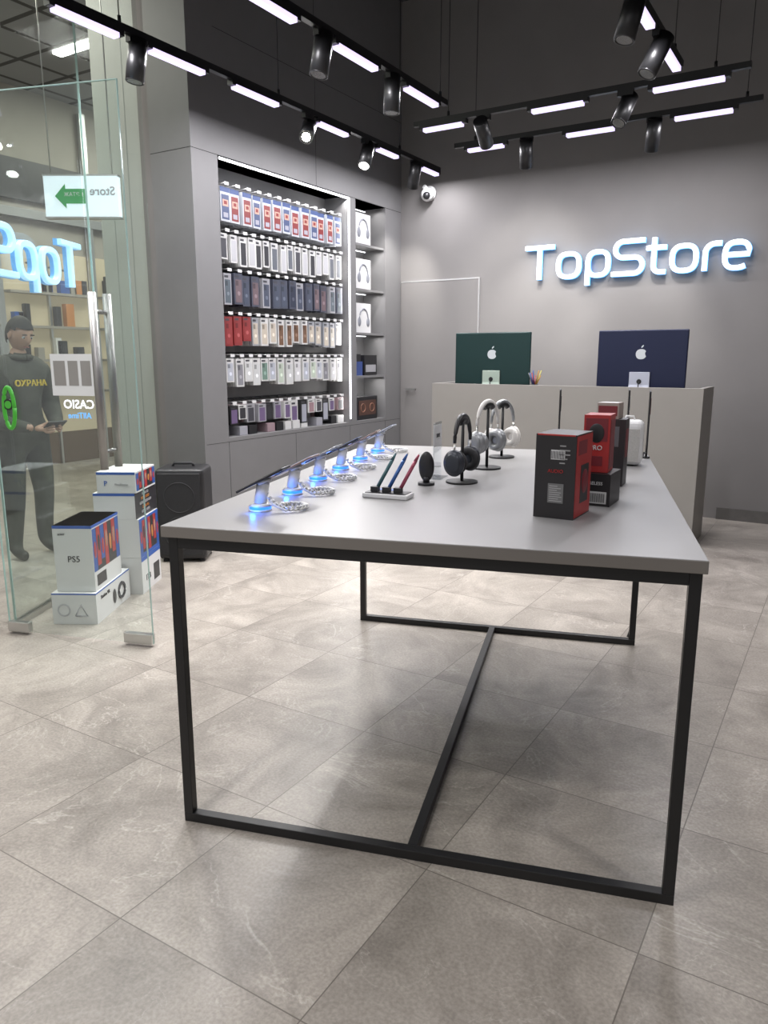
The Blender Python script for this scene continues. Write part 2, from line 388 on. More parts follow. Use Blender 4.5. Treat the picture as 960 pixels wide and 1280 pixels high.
def sign(name,org,dirx,nrm,scale,faceM,sideM,r=.019):
    b=B(); dx=_v(dirx).normalized(); n=_v(nrm).normalized()
    for path in letters():
        pts=[_v(org)+dx*(p[0]*scale)+Vector((0,0,p[1]*scale)) for p in path]
        for (off,rr,m) in ((.055,r,faceM),(.032,r*1.12,sideM)):
            q=[p+n*off for p in pts]
            i=b.mi(m); rings=[]; N_=len(q)
            closed=(q[0]-q[-1]).length<1e-4
            for k,p in enumerate(q):
                if closed: t=(q[(k+1)%(N_-1)]-q[(k-1)%(N_-1)]).normalized()
                else: t=(q[min(k+1,N_-1)]-q[max(k-1,0)]).normalized()
                s_=t.cross(n).normalized()*rr*scale
                if not closed and k==0: p=p-t*rr*scale*.6
                if not closed and k==N_-1: p=p+t*rr*scale*.6
                th=.013
                rings.append([b.bm.verts.new(v) for v in (p+s_+n*th*.6,p+s_*.8+n*th,p-s_*.8+n*th,p-s_+n*th*.6,p-s_-n*th,p+s_-n*th)])
            for k in range(N_-1):
                for j in range(6):
                    f=b.bm.faces.new([rings[k][j],rings[k][(j+1)%6],rings[k+1][(j+1)%6],rings[k+1][j]]); f.material_index=i
            b.bm.faces.new(rings[0]).material_index=i; b.bm.faces.new(rings[-1]).material_index=i
    for px in (.125,.305,.575,.92,1.14,1.29,1.55,1.79):
        pz={.305:.1,.575:.1,.92:.135,1.14:.15,1.29:.1,1.55:.05,1.79:.104}.get(px,.1)
        p=_v(org)+dx*(px*scale)+Vector((0,0,pz*scale)); b.cyl(p,p+n*.035,.006,steel,seg=8)
    return b.done(name)
faceW=mat('sign_face',(.9,.95,1),.4,em=(.80,.92,1.0),es=1.25)
faceB=mat('sign_halo',(.2,.5,.9),.4,em=(.12,.45,.95),es=1.25)
sign('store_sign_reflection',(-2.62,6.795,2.035),(1,0,0),(0,-1,0),.975,faceW,faceB)

b=B()
b.cyl((-3.64,6.80,2.88),(-3.64,6.77,2.88),.065,whitep); b.sph((-3.64,6.73,2.86),.062,whitep); b.sph((-3.625,6.69,2.845),.036,blackp); b.cyl((-3.64,6.76,2.90),(-3.66,6.70,2.93),.02,whitep)
b.done('security_camera')

# ------------------------------------------------------------ tracks + lights
TZ=3.02
BARP=9.5; SPOTP=66
def track(axis,fix,a0,a1,bars,spots,cords):
    P=lambda a,off=0,z=TZ: (fix+off,a,z) if axis=='Y' else (a,fix+off,z)
    b=B()
    def bx(s0,s1,hw,z0,z1,m):
        if axis=='Y': b.box(fix-hw,fix+hw,s0,s1,z0,z1,m)
        else: b.box(s0,s1,fix-hw,fix+hw,z0,z1,m)
    bx(a0,a1,.018,TZ,TZ+.035,blackm)
    for (s0,s1) in bars:
        bx(s0,s1,.022,TZ-.022,TZ+.0,blackm); bx(s0+.003,s1-.003,.0225,TZ-.045,TZ-.0215,ledm)
        bx(s0-.03,s0,.022,TZ-.03,TZ,blackm); bx(s1,s1+.03,.022,TZ-.03,TZ,blackm)
        c=(s0+s1)/2; p=P(c,0,TZ-.0465)
        L_=s1-s0-.04
        sx,sy=(.013,L_) if axis=='Y' else (L_,.013)
        area('led_bar_light',p,(0,0,0),sx,sy,BARP,(.98,.96,1.0))
    for (a,tgt,kind) in spots:
        p=_v(P(a)); 
        b.box(p.x-.05 if axis=='X' else p.x-.018,p.x+.05 if axis=='X' else p.x+.018,p.y-.018 if axis=='X' else p.y-.05,p.y+.018 if axis=='X' else p.y+.05,TZ-.035,TZ,blackm)
        piv=p+Vector((0,0,-.11)); d=(_v(tgt)-piv).normalized()
        b.cyl(p+Vector((0,0,-.03)),piv,.009,blackm,seg=10)
        q0=piv-d*.10; q1=piv+d*.11
        b.cyl(q0,q1,.050,blackm,seg=28); b.cyl(q0-d*.004,q0,.044,blackm,seg=24)
        b.torus((0,0,0),.046,.004,blackp,M=Matrix.Translation(q1)@d.to_track_quat('Z','Y').to_matrix().to_4x4())
        lm={'on':lens_on,'hot':lens_hot,'off':lens_off}[kind]
        b.cyl(q1-d*.004,q1+d*.0015,.038 if kind!='hot' else .03,lm,seg=24)
        spot('spot_light',q1+d*.012,tgt,SPOTP,62,.8)
    for a in cords:
        p=_v(P(a)); b.cyl(p+Vector((0,0,.03)),(p.x,p.y,4.6),.003,blackm,seg=6); b.cyl((p.x,p.y,TZ+.03),(p.x,p.y,TZ+.07),.01,blackm,seg=10)
    b.done('track_light')
track('Y',-3.46,1.2,6.62,[(1.5,1.9),(2.6,2.98),(3.2,3.6),(3.86,4.28),(4.74,5.10),(5.55,5.85),(6.28,6.58)],
      [(2.25,(-3.6,2.6,0),'off'),(3.10,(-3.75,2.8,0),'off'),(4.62,(-2.2,2.2,.9),'hot'),(5.38,(-3.2,4.2,.9),'on'),(6.16,(-4.0,6.7,1.8),'off')],[1.6,3.0,4.3,5.9])
track('Y',-2.56,1.0,4.98,[(1.3,1.7),(2.95,3.32),(3.68,4.08),(4.44,4.84)],
      [(2.1,(-2.2,1.6,0),'off'),(3.55,(-2.75,3.0,0),'off'),(4.27,(-2.6,4.2,0),'off')],[1.4,3.2,4.9])
track('X',5.30,-2.98,-.70,[(-2.90,-2.58),(-2.06,-1.70),(-1.26,-.84)],[(-2.42,(-2.6,6.8,1.9),'off'),(-1.43,(-1.9,4.2,.9),'off')],[-2.7,-.9])
track('X',5.98,-2.98,-.70,[(-2.86,-2.55),(-2.04,-1.68),(-1.26,-.88)],[(-2.36,(-2.6,6.8,1.2),'off'),(-1.40,(-1.7,6.8,1.3),'off')],[-2.8,-.8])
track('Y',-1.06,1.5,5.08,[(2.4,2.8),(4.08,4.32),(4.66,5.0)],[(3.94,(-1.6,3.4,0),'off'),(4.48,(-1.8,3.8,.9),'off')],[2.3,4.9])
track('Y',.6,.0,5.0,[(.5,.9),(2.0,2.4),(3.6,4.0)],[(1.5,(.5,1.8,0),'off'),(3.0,(.2,3.6,0),'off')],[.5,4.5])  # this and the next track: unseen, added to brighten the foreground floor
track('Y',-1.4,-.8,1.2,[(-.4,0),(.5,.9)],[(.2,(-1.2,1.0,0),'off')],[-.5,.9])

# ------------------------------------------------------------ table
TA=rad(16.4)
def TW(a,b_,z=0): return Vector((a*math.cos(TA)-b_*math.sin(TA),a*math.sin(TA)+b_*math.cos(TA),z))
a0,a1,b0,b1=-1.105,.28,1.765,3.76
b=B()
b.box(a0,a1,b0,b1,.868,.9,tabm); 
b.box(a0-.0006,a1+.0006,b0-.0006,b1+.0006,.868,.8985,tabedge)
t=.028
fa0,fa1,fb0,fb1=-1.092,.272,1.778,3.60
def frame(bq):
    b.box(fa0,fa1,bq,bq+t,0,t,blackm); 
    b.box(fa0,fa0+t,bq,bq+t,t,.868,blackm); b.box(fa1-t,fa1,bq,bq+t,t,.868,blackm)
    b.box(fa0+t,fa1-t,bq,bq+t,.835,.868,blackm)
frame(fb0); frame(fb1-t)
b.box(fa0,fa0+t,fb0+t,fb1-t,.835,.868,blackm); b.box(fa1-t,fa1,fb0+t,fb1-t,.835,.868,blackm)
b.box(-.42,-.42+t,fb0+t,fb1-t,0,t,blackm)
b.tube([(.265,3.61,.86),(.257,3.612,.7),(.262,3.61,.5),(.256,3.612,.3),(.26,3.61,.1),(.245,3.60,.03)],.011,blackp)
b.done('display_table',rz=TA,bevel=.0015)

TT=.9
blue_em=mat('blue_glow_ring',(.02,.1,1),.4,em=(.02,.14,1.0),es=2.2)
scr=mat('phone_screen_glass',(.01,.01,.015),.08)
scr_on=mat('phone_screen_lit',(.05,.1,.3),.1,em=(.15,.35,.9),es=.6)
phone_body=[mat('phone_body_black',(.03,.03,.035),.3,.4),mat('phone_body_rose',(.30,.23,.21),.3,.5),mat('phone_body_silver',(.33,.34,.36),.3,.6)]
for k,(pa,pb) in enumerate([(-.93,2.03),(-.94,2.31),(-.955,2.60),(-.96,2.88),(-.965,3.17),(-.965,3.46)]):
    b=B()
    b.cyl((0,0,0),(0,0,.005),.034,whitep,seg=28); b.cyl((0,0,.005),(0,0,.014),.033,blue_em,seg=28)
    b.cyl((0,0,.014),(0,0,.022),.034,whitep,r2=.022,seg=28); b.cyl((0,0,.022),(.012,0,.085),.019,whitep,r2=.019,seg=24)
    an=rad(27); M=Matrix.Translation((.012,0,.094))@Matrix.Rotation(-an,4,'Y')
    b.box(-.082,.082,-.038,.038,-.004,.004,phone_body[k%3],M=M,bev=.003)
    b.box(-.078,.078,-.034,.034,.0038,.0046,scr_on if k%2 else scr,M=M)
    b.box(.035,.068,.004,.034,-.0068,-.003,blackp,M=M,bev=.0015)
    b.cyl((-.001,0,-.012),(0,0,-.003),.022,whitep,M=M)
    pts=[]
    path=[(.02,.0,.05),(.05,-.01,.022),(.085,-.02,.0115),(.12,.0,.011),(.135,.035,.011),(.11,.06,.011),(.07,.055,.011),(.055,.03,.0115)]
    n=100
    for i in range(n):
        u=i/(n-1)*(len(path)-1); j=min(int(u),len(path)-2); f=u-j
        p=_v(path[j]).lerp(_v(path[j+1]),f)
        pts.append(p+Vector((math.cos(i*1.25)*.006,0,math.sin(i*1.25)*.006)))
    b.tube(pts,.0036,whitep,seg=5)
    w_=TW(pa,pb,TT); b.done('display_phone',loc=w_,rz=TA+random.uniform(-.06,.06))
    point('phone_stand_glow',w_+TW(-.0,-.055,.012),.10,(.02,.2,1),.008)

b=B()
b.box(-.078,.078,-.035,.035,0,.016,whitep,bev=.004); b.box(-.07,.07,-.03,.03,.016,.018,blackp)
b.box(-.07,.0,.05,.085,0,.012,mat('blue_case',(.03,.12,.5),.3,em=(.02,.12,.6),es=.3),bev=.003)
for k,c in enumerate([(.05,.12,.13),(.03,.10,.30),(.30,.06,.10)]):
    x=-.045+k*.04
    mm=mat('stylus_%d'%k,c,.3,.3)
    p0=Vector((x,0,.016)); d=Vector((.06,.04,.13)); 
    b.cyl(p0,p0+d*.78,.0062,mm,seg=14); b.cyl(p0+d*.78,p0+d*.95,.0062,mm,r2=.003,seg=14); b.cyl(p0+d*.95,p0+d*.99,.002,whitep,seg=8)
    b.box(-.012,.012,-.012,.012,.016,.034,blackp,M=Matrix.Translation((x,0,0)))
b.done('stylus_rack',loc=TW(-.615,2.33,TT),rz=TA-.12)

def headphones(name,a,bb_,cup,band,rz=0.,h=.235):
    b=B()
    b.cyl((0,0,0),(0,0,.007),.058,blackm,seg=32); b.cyl((0,0,.007),(0,0,h-.01),.006,blackm,seg=14)
    b.tube([(-.03,0,h-.018),(-.018,0,h-.008),(0,0,h-.005),(.018,0,h-.008),(.03,0,h-.018)],.012,blackm,seg=10)
    pts=[]
    for k in range(25):
        an_=math.pi*k/24; pts.append((math.cos(an_)*.075,0,h-.085+math.sin(an_)*.092))
    b.tube(pts,[.006+.004*math.sin(math.pi*k/24) for k in range(25)],band,seg=10)
    for sg in(-1,1):
        b.cyl((sg*.075,0,h-.09),(sg*.077,0,h-.125),.004,steel,seg=10)
        b.sph((sg*.078,0,h-.155),(.021,.040,.048),cup,seg=24)
        b.torus((sg*.058,0,h-.155),.029,.014,blackmatte if cup is greyh else cup,axis='X')
        b.sph((sg*.093,0,h-.155),(.009,.029,.036),cup)
    return b.done(name,loc=TW(a,bb_,TT),rz=rz)
silver=mat('headphone_silver',(.30,.31,.32),.35,.5); whiteh=mat('headphone_white',(.68,.66,.63),.35)
greyh=mat('headphone_grey',(.04,.045,.055),.35,.3)
headphones('headphones',-.431,2.684,greyh,blackp,rz=rad(94))
headphones('headphones',-.39,3.06,silver,whiteh,rz=rad(80),h=.265)
headphones('headphones',-.37,3.42,whiteh,silver,rz=rad(72),h=.245)
b=B(); b.cyl((0,0,0),(0,0,.01),.030,blackp,seg=24); b.sph((0,0,.066),(.028,.014,.054),blackp,seg=24); b.cyl((0,.0,.01),(0,0,.03),.012,blackp)
b.done('wireless_charger',loc=TW(-.545,2.60,TT),rz=rad(20))
acr=glass_mat('acrylic',(.95,.97,.98),1.5)
b=B(); b.box(-.05,.05,-.001,.001,.0,.21,acr); b.box(-.05,.05,-.03,.03,0,.003,acr); b.box(-.045,.045,-.0025,-.0012,.12,.2,white); b.text('SALE',.02,blackp,facing((0,-.003,.16),(1,0,0)))
b.done('acrylic_sign_holder',loc=TW(-.54,2.77,TT),rz=rad(100))

redc=mat('box_red',(.38,.025,.025),.4); redd=mat('box_dark_red',(.18,.018,.026),.4); blackc=mat('box_black',(.016,.014,.016),.4)
b=B()
b.box(0,.116,0,.155,0,.238,blackc)
b.box(.1155,.1167,.004,.151,.004,.234,redc)
b.box(.1165,.1172,.05,.125,.04,.15,blackc); b.sph((.117,.09,.10),(.004,.03,.035),redd); b.box(.1166,.1172,.02,.1,.18,.22,redd)
b.box(.004,.112,-.0007,.003,.234,.2385,redc)
for k in range(5): b.box(.07,.07+random.uniform(.015,.03),-.0012,0,.205-k*.012,.2065-k*.012+.002,pm((.3,.3,.3)))
b.box(.045,.085,-.0012,0,.168,.195,white); b.box(.04,.085,-.0012,0,.045,.10,pm((.16,.16,.16)))
for k in range(8): b.box(.044,.044+random.uniform(.02,.038),-.0018,0,.05+k*.006,.052+k*.006,pm((.4,.4,.4)))
for k in range(12): b.box(.046+k*.0032,.0475+k*.0032,-.0018,0,.170,.192,blackc)
b.text('AUDIO',.014,redc,facing((.06,-.001,.135),(1,0,0)))
b.done('gadget_box',loc=TW(-.137,2.152,TT),rz=TA-rad(16),bevel=.001)
b=B()
b.box(0,.125,0,.14,0,.10,blackc); b.box(-.0007,.0,.01,.13,.01,.09,redd)
b.box(.03,.115,-.001,0,.008,.045,white)
for k in range(18): b.box(.034+k*.0043,.036+k*.0043,-.0018,0,.012,.04,blackc)
b.text('WIRELESS',.014,white,facing((.072,-.001,.07),(1,0,0)))
b.done('gadget_box',loc=TW(-.045,2.375,TT),rz=TA-rad(14),bevel=.001)
b=B()
b.box(0,.078,0,.10,0,.175,redc); b.box(.006,.072,-.001,0,.095,.165,redd); b.sph((.039,0,.12),(.024,.004,.03),blackc); b.box(.008,.06,-.001,0,.02,.05,redd); b.box(.078,.079,.01,.09,.01,.16,redd)
b.text('PRO',.02,white,facing((.039,-.001,.075),(1,0,0)))
b.done('gadget_box',loc=TW(-.01,2.385,TT+.101),rz=TA-rad(10),bevel=.001)
b=B()
b.box(0,.13,0,.10,0,.235,blackc); b.box(.02,.11,-.001,0,.14,.21,pm((.1,.1,.11))); b.box(.13,.131,.02,.08,.1,.2,redd)
b.done('gadget_box',loc=TW(.0,2.76,TT),rz=TA-rad(10),bevel=.001)
b=B()
b.box(0,.075,0,.075,0,.055,pm((.34,.28,.25))); b.box(.005,.07,-.001,0,.01,.045,redd); b.box(.01,.065,.01,.065,.055,.0555,white)
b.done('gadget_box',loc=TW(.03,2.77,TT+.2355),rz=TA-rad(14),bevel=.001)
b=B(); b.box(-.06,.06,-.05,.05,.004,.19,whitep,bev=.025); b.box(-.045,.045,-.052,-.049,.02,.155,mat('speaker_cloth',(.42,.41,.39),.9,noise=.2,nscale=400)); b.cyl((0,0,0),(0,0,.006),.04,blackp)
b.tube([(-.02,0,.188),(-.015,0,.205),(.015,0,.205),(.02,0,.188)],.004,whitep)
b.done('wireless_speaker',loc=TW(.170,3.32,TT),rz=TA-.1)
for (a_,bq,c) in ((-.13,3.66,blackp),(.18,3.70,whitep),(.262,3.56,redd)):
    b=B(); b.cyl((0,0,0),(0,0,.008),.016,blackm); b.cyl((0,0,.008),(0,0,.06),.005,blackm)
    b.box(-.085,.085,-.0035,.0035,.04,.30,blackp,bev=.003); b.box(-.083,.083,.0035,.0045,.045,.295,scr); b.box(-.06,.06,-.0055,-.0035,.20,.27,c)
    w_=TW(a_,bq,TT); d=math.atan2(w_.y,w_.x)
    b.done('display_tablet',loc=w_,rz=d+.015)
b=B()
pts=[]
for k in range(60):
    u=k/59; pts.append((math.cos(u*14)*.03*(1-.3*u)+u*.03,math.sin(u*14)*.03,.006+.012*abs(math.sin(u*9))+u*.02))
b.tube(pts,.003,blackp,seg=6); b.done('cable',loc=TW(.205,3.47,TT),rz=TA)

# ------------------------------------------------------------ counter
CX0,CX1,CY0,CY1,CZ=-2.99,-.865,5.65,6.10,1.13
b=B()
b.box(CX0,CX1,CY0,CY0+.04,0,CZ,counterm); b.box(CX1-.04,CX1,CY0+.04,CY1,0,CZ,counterm); b.box(CX0,CX0+.04,CY0+.04,CY1,0,CZ,counterm)
b.box(CX0+.04,CX1-.04,CY0+.04,CY1+.05,.90,.93,counterm)
b.done('reception_counter',bevel=.001)
def imac(name,xc,yc,rz,bodyc,standc):
    b=B(); z0=.9305
    bm_=mat('computer_body_'+name,bodyc,.4,.2); sm=mat('computer_stand_'+name,standc,.35,.3)
    b.box(-.325,.325,-.011,.011,.19,.61,bm_,bev=.009)
    b.box(-.32,.32,.011,.0125,.27,.605,scr)
    b.box(-.32,.32,.011,.0125,.195,.262,sm)
    b.box(-.075,.075,-.024,-.012,.20,.305,sm,bev=.003)
    M=Matrix.Translation((0,-.018,.21))@Matrix.Rotation(rad(-12),4,'X'); b.box(-.075,.075,-.006,.006,-.205,.01,sm,M=M,bev=.002)
    b.box(-.075,.075,-.07,.09,0,.008,sm,bev=.002)
    b.cyl((0,-.026,.235),(0,-.0235,.235),.018,blackp,seg=20)
    b.tube([(0,-.026,.235),(.004,-.05,.22),(.0,-.055,.1),(.02,-.06,.02)],.004,blackp)
    pts=[]
    for k in range(48):
        a=2*math.pi*k/48; r=.034*(1-.10*max(0,math.cos(a-math.pi/2))**6-.07*max(0,math.cos(a+math.pi/2))**8)
        x=r*math.cos(a)*1.0; z=r*math.sin(a)*1.02
        d=math.hypot(x-.043,z-.004)
        if d<.019:
            s_=.019/d; x=.043+(x-.043)*s_; z=.004+(z-.004)*s_
            if x>.03: x=.027
        pts.append((x,z))
    lg=mat('logo_silver',(.6,.63,.65),.3,.3)
    LM=Matrix.Translation((0,-.0122,.435))@Matrix.Scale(1.15,4)
    b.poly(pts,.001,lg,M=LM)
    leaf=[(0+.012*t_+.006*math.sin(math.pi*t_),.038+.02*t_) for t_ in [k/6 for k in range(7)]]+[(.012*t_-.006*math.sin(math.pi*t_)+.0,.038+.02*t_) for t_ in [k/6 for k in range(5,0,-1)]]
    b.poly(leaf,.001,lg,M=LM)
    b.done('desktop_computer',loc=(xc,yc,z0),rz=rz)
imac('green',-2.535,5.84,rad(3),(.006,.028,.027),(.40,.48,.41))
imac('blue',-1.345,5.84,rad(-2),(.006,.010,.038),(.47,.49,.57))
b=B(); b.cyl((0,0,0),(0,0,.20),.035,mat('cup_mesh',(.05,.05,.05),.5,.6),caps=True)
for k in range(9):
    a=k*2.4; c=[(.4,.2,.04),(.3,.04,.04),(.04,.08,.25),(.4,.36,.08),(.08,.08,.08)][k%5]
    b.cyl((math.cos(a)*.012,math.sin(a)*.012,.19),(math.cos(a)*.05,math.sin(a)*.05,.27+.02*(k%3)),.0045,mat('pencil_%d'%(k%5),c,.5),seg=7)
b.done('pencil_cup',loc=(-2.15,5.80,.9305))

# ------------------------------------------------------------ glass door, storefront
art_r=mat('art_red',(.36,.03,.03),.35); art_b=mat('art_blue',(.02,.08,.32),.35); art_o=mat('art_orange',(.5,.2,.05),.4); art_s=mat('art_skin',(.35,.2,.14),.5); art_k=mat('art_black',(.02,.02,.025),.35)
D0=Vector((-3.45,2.06,0)); D1=Vector((-2.69,2.30,0)); dd=(D1-D0); dl=dd.length; da=math.atan2(dd.y,dd.x)
b=B()
b.box(0,dl,-.005,.005,.012,2.46,glass)
for (xa,xb) in ((0,.0015),(dl-.0015,dl)): b.box(xa,xb,-.0052,.0052,.012,2.46,glass_edge)
b.box(0,dl,-.0052,.0052,2.458,2.461,glass_edge)
b.box(dl-.15,dl,-.016,.016,.012,.062,steel,bev=.003); b.box(-.0,.12,-.016,.016,.012,.062,steel,bev=.003); b.box(0,.12,-.016,.016,2.41,2.465,steel,bev=.003)
for sg in(-1,1):
    y=sg*.055
    b.cyl((dl-.155,y,.85),(dl-.155,y,1.62),.018,handlem,seg=20)
    for z in(.93,1.54): b.cyl((dl-.155,0,z),(dl-.155,y,z),.010,handlem,seg=14)
tw=mat('reflected_text',(.9,.9,.9),.5,em=(.85,.9,1),es=.9); tb=mat('reflected_text_blue',(.1,.4,.9),.5,em=(.1,.45,1),es=.8)
cardm=mat('reflected_card',(.60,.61,.60),.5,em=(.9,.9,.9),es=.15); cardg=mat('reflected_card_grey',(.33,.32,.30),.5)
b.box(.37,.585,-.0065,-.0055,1.175,1.36,cardm); b.box(.385,.445,-.0075,-.0064,1.22,1.33,cardg); b.box(.46,.51,-.0075,-.0064,1.22,1.33,cardg); b.box(.525,.575,-.0075,-.0064,1.22,1.33,cardg)  # cards and lettering below are reflections in the glass, modelled as glowing decals
b.text('CASIO',.055,tw,facing((.50,-.006,1.135),(-1,0,0)),ext=.0005,bold=.0008); b.text('AllTime',.038,tb,facing((.50,-.006,1.085),(-1,0,0)),ext=.0005)
gw=mat('watch_green',(.05,.3,.03),.4,em=(.08,.5,.05),es=.2)
b.tube([(.13+math.cos(a)*.028,-.008,1.115+math.sin(a)*.095) for a in [2*math.pi*k/32 for k in range(33)]],.009,gw,seg=8,flat=1); b.cyl((.13,-.014,1.13),(.13,-.006,1.13),.026,blackp); b.cyl((.13,-.0155,1.13),(.13,-.014,1.13),.018,gw)
b.done('door_2',loc=D0,rz=da)
S0=Vector((-3.50,2.12,0)); S1=Vector((-4.40,3.96,0)); sd=S1-S0; sl=sd.length; sa=math.atan2(sd.y,sd.x)
b=B()
b.box(0,sl,-.005,.005,.03,4.36,glass); b.box(0,sl,-.02,.02,0,.03,steel); b.box(0,sl,-.02,.02,4.36,4.4,steel)
b.box(0,.006,-.0055,.0055,.03,4.36,glass_edge); b.box(sl*.55,sl*.55+.004,-.006,.006,.03,4.36,glass_edge)
b.done('window_1',loc=S0,rz=sa)
b=B(); b.box(-4.95,-4.47,4.0,4.6,0,4.37,mat('pillar_paint',(.42,.44,.41),.5,noise=.03,nscale=4)); 
b.box(-4.47,-4.37,3.99,4.1,0,4.37,MATS['pillar_paint'])
for x in (-4.80,-4.62): b.box(x-.004,x+.004,3.9985,4.0,0,4.37,mat('pillar_joint',(.3,.32,.3),.5))
b.done('pillar')

def sideart(b,x1,y0,y1,z0,z1):
    n=7; w_=(y1-y0)/n
    b.box(x1,x1+.0008,y0,y1,z0,z1,art_k)
    for k in range(n):
        b.box(x1,x1+.0012,y0+k*w_,y0+(k+.9)*w_,z0+(z1-z0)*.1*(k%3),z1,[art_b,art_r,art_b,art_r,art_k,art_r,art_b][k])
        b.sph((x1+.001,y0+(k+.5)*w_,z0+(z1-z0)*(.5+.12*(k%2))),(.0014,w_*.32,(z1-z0)*.2),[art_r,art_k,art_r,art_s,art_o,art_s,art_r][k],seg=12)
PO=Vector((-3.17,2.36,0)); PR=rad(30)
Fm=lambda x,y,z: facing((x,y,z),(1,0,0)); Rm=lambda x,y,z: facing((x,y,z),(0,1,0))
blt=mat('print_blue',(.02,.09,.38),.4); gt=mat('print_grey',(.4,.4,.42),.5)
R3=Matrix.Rotation(PR,3,'Z')
b=B(); b.box(-.23,0,0,.47,0,.165,white); b.box(-.2305,.0005,-.0005,.4705,.157,.1645,blt)
b.torus((-.17,-.001,.075),.03,.004,gt,axis='Y',rs=6); b.tube([(-.11,-.001,.045),(-.08,-.001,.105),(-.05,-.001,.045),(-.11,-.001,.045)],.004,gt,seg=6)
b.text('Station VR',.028,art_k,Rm(.001,.12,.125))
b.tube([(.003,.34+math.cos(a)*.045,.08+math.sin(a)*.04) for a in [k*.45 for k in range(15)]],.008,art_k,seg=6); b.sph((.002,.24,.075),(.003,.022,.04),art_k)
b.done('console_box',loc=PO,rz=PR,bevel=.001)
b=B(); b.box(-.2,0,0,.36,0,.345,white); b.text('PS5',.045,art_k,Fm(-.1,-.001,.17)); b.box(-.2,.0003,-.0004,.3603,.33,.345,blt); sideart(b,0,.005,.355,.10,.325); b.text('SONY',.014,art_k,Fm(-.155,-.001,.30)); b.box(.0,.0012,.03,.15,.02,.08,art_k)
b.done('console_box',loc=PO+R3@Vector((-.01,.03,.1665)),rz=PR,bevel=.001)
P2=PO+R3@Vector((.065,.50,0))
b=B(); b.box(-.3,0,0,.33,0,.215,white); b.box(0,.001,.0,.33,.19,.215,blt); b.text('1TB',.05,art_k,Rm(.001,.1,.08)); b.box(0,.0015,.2,.3,.03,.13,art_k)
b.done('console_box',loc=P2,rz=PR,bevel=.001)
b=B(); b.box(-.3,0,0,.33,0,.225,white); b.box(0,.0006,0,.33,0,.225,blt); sideart(b,0,.0,.33,.02,.21)
b.done('console_box',loc=P2+Vector((0,0,.2165)),rz=PR,bevel=.001)
b=B(); b.box(-.24,-.002,0,.36,0,.15,white); b.box(-.002,0,0,.36,0,.15,art_k); b.box(-.24,-.002,-.0006,0,.135,.15,blt)
for k in range(5): b.text('EXTRA VIDEO GAME'[:9+k%3*3],.022,art_o if k%2 else gt,Rm(.001,.165,.13-k*.026))
b.done('console_box',loc=P2+R3@Vector((-.012,.0,.4425)),rz=PR,bevel=.001)
b=B(); b.box(-.22,0,0,.33,0,.12,white); sideart(b,0,.01,.33,.01,.11); b.box(-.22,.0,-.0006,0,.105,.12,blt); b.text('P',.04,blt,Fm(-.17,-.001,.055)); b.text('DualSense',.018,gt,Fm(-.08,-.001,.05))
b.done('console_box',loc=P2+R3@Vector((-.004,.0,.594)),rz=PR,bevel=.001)

b=B()
b.box(-.16,.16,-.14,.14,.015,.63,blackp,bev=.03)
b.box(-.14,.14,-.149,-.139,.05,.60,mat('speaker_grille',(.014,.014,.016),.6,noise=.5,nscale=300),bev=.004)
for z,r in((.2,.11),(.44,.10)): b.torus((0,-.148,z),r,.004,blackmatte,axis='Y')
for sx in(-.12,.12):
    for sy in(-.1,.1): b.cyl((sx,sy,0),(sx,sy,.016),.02,blackmatte)
b.tube([(-.07,0,.628),(-.06,0,.65),(.06,0,.65),(.07,0,.628)],.01,blackmatte)
b.done('floor_speaker',loc=(-3.76,3.56,0),rz=rad(32))

# ------------------------------------------------------------ mall beyond
shopw=mat('facade_panel',(.30,.28,.25),.6,noise=.05,nscale=2)
warm=mat('shop_window_glow',(.42,.36,.27),.5,em=(1,.80,.50),es=.16)
cool=mat('shop_window_cool',(.42,.42,.42),.5,em=(.9,.95,1),es=.18)
MX=-8.6
b=B(); b.box(MX-.2,MX,-3,12,0,4.4,shopw); b.done('wall_mall')
b=B(); b.box(MX-.2,-4.47,-3,12,4.4,4.5,grid_mat('ceiling_grid',(.30,.31,.32),(.06,.06,.06),.6)); b.done('ceiling_mall')
b=B()
for k in range(9):
    y=.2+k*1.3
    b.box(MX+.005,MX+.02,y+.05,y+1.25,.4,2.6,warm if k%3 else cool)
    for z in (.9,1.3,1.7,2.1): b.box(MX+.02,MX+.15,y+.08,y+1.22,z-.015,z+.015,shopw)
    for j in range(22):
        yy=y+.12+random.random()*1.0; z=random.choice([.915,1.315,1.715,2.115]); hh=random.uniform(.08,.28)
        b.box(MX+.04,MX+.12,yy,yy+random.uniform(.05,.14),z,z+hh,random.choice([white,blackp,art_b,art_o,shopw,blackp,blackp]))
    b.box(MX+.02,MX+.08,y-.04,y+.04,0,4.3,steel); b.box(MX+.02,MX+.06,y+.63,y+.66,0,2.6,steel)
b.box(MX+.01,MX+.1,.1,11.8,2.95,3.05,steel)
b.box(MX+.01,MX+.07,.1,11.8,3.15,3.6,mat('fascia_dark',(.05,.05,.055),.4))
b.box(MX+.01,MX+.03,.1,11.8,0,.4,mat('plinth_brown',(.12,.08,.05),.5))
b.done('window_2')
b=B()
for (x,y) in ((-6,3),(-6,5.5),(-7.6,4.2),(-7.6,7),(-6.8,5.5),(-7,8.5),(-6,8),(-7,1)):
    b.box(x-.5,x+.5,y-.05,y+.05,4.37,4.40,lens_on)
b.done('ceiling_light')
for (x,y) in ((-6,3),(-6.5,5.5),(-7,7.5),(-6,.5)): area('mall_light',(x,y,4.35),(0,0,0),1.2,1.2,58,(1,.95,.86))
signw=mat('reflected_lightbox_white',(.9,.95,1),.4,em=(.72,.86,1),es=.45); green=mat('reflected_lightbox_green',(.02,.2,.05),.4,em=(.02,.22,.06),es=.6)
cd=rad(31.5)
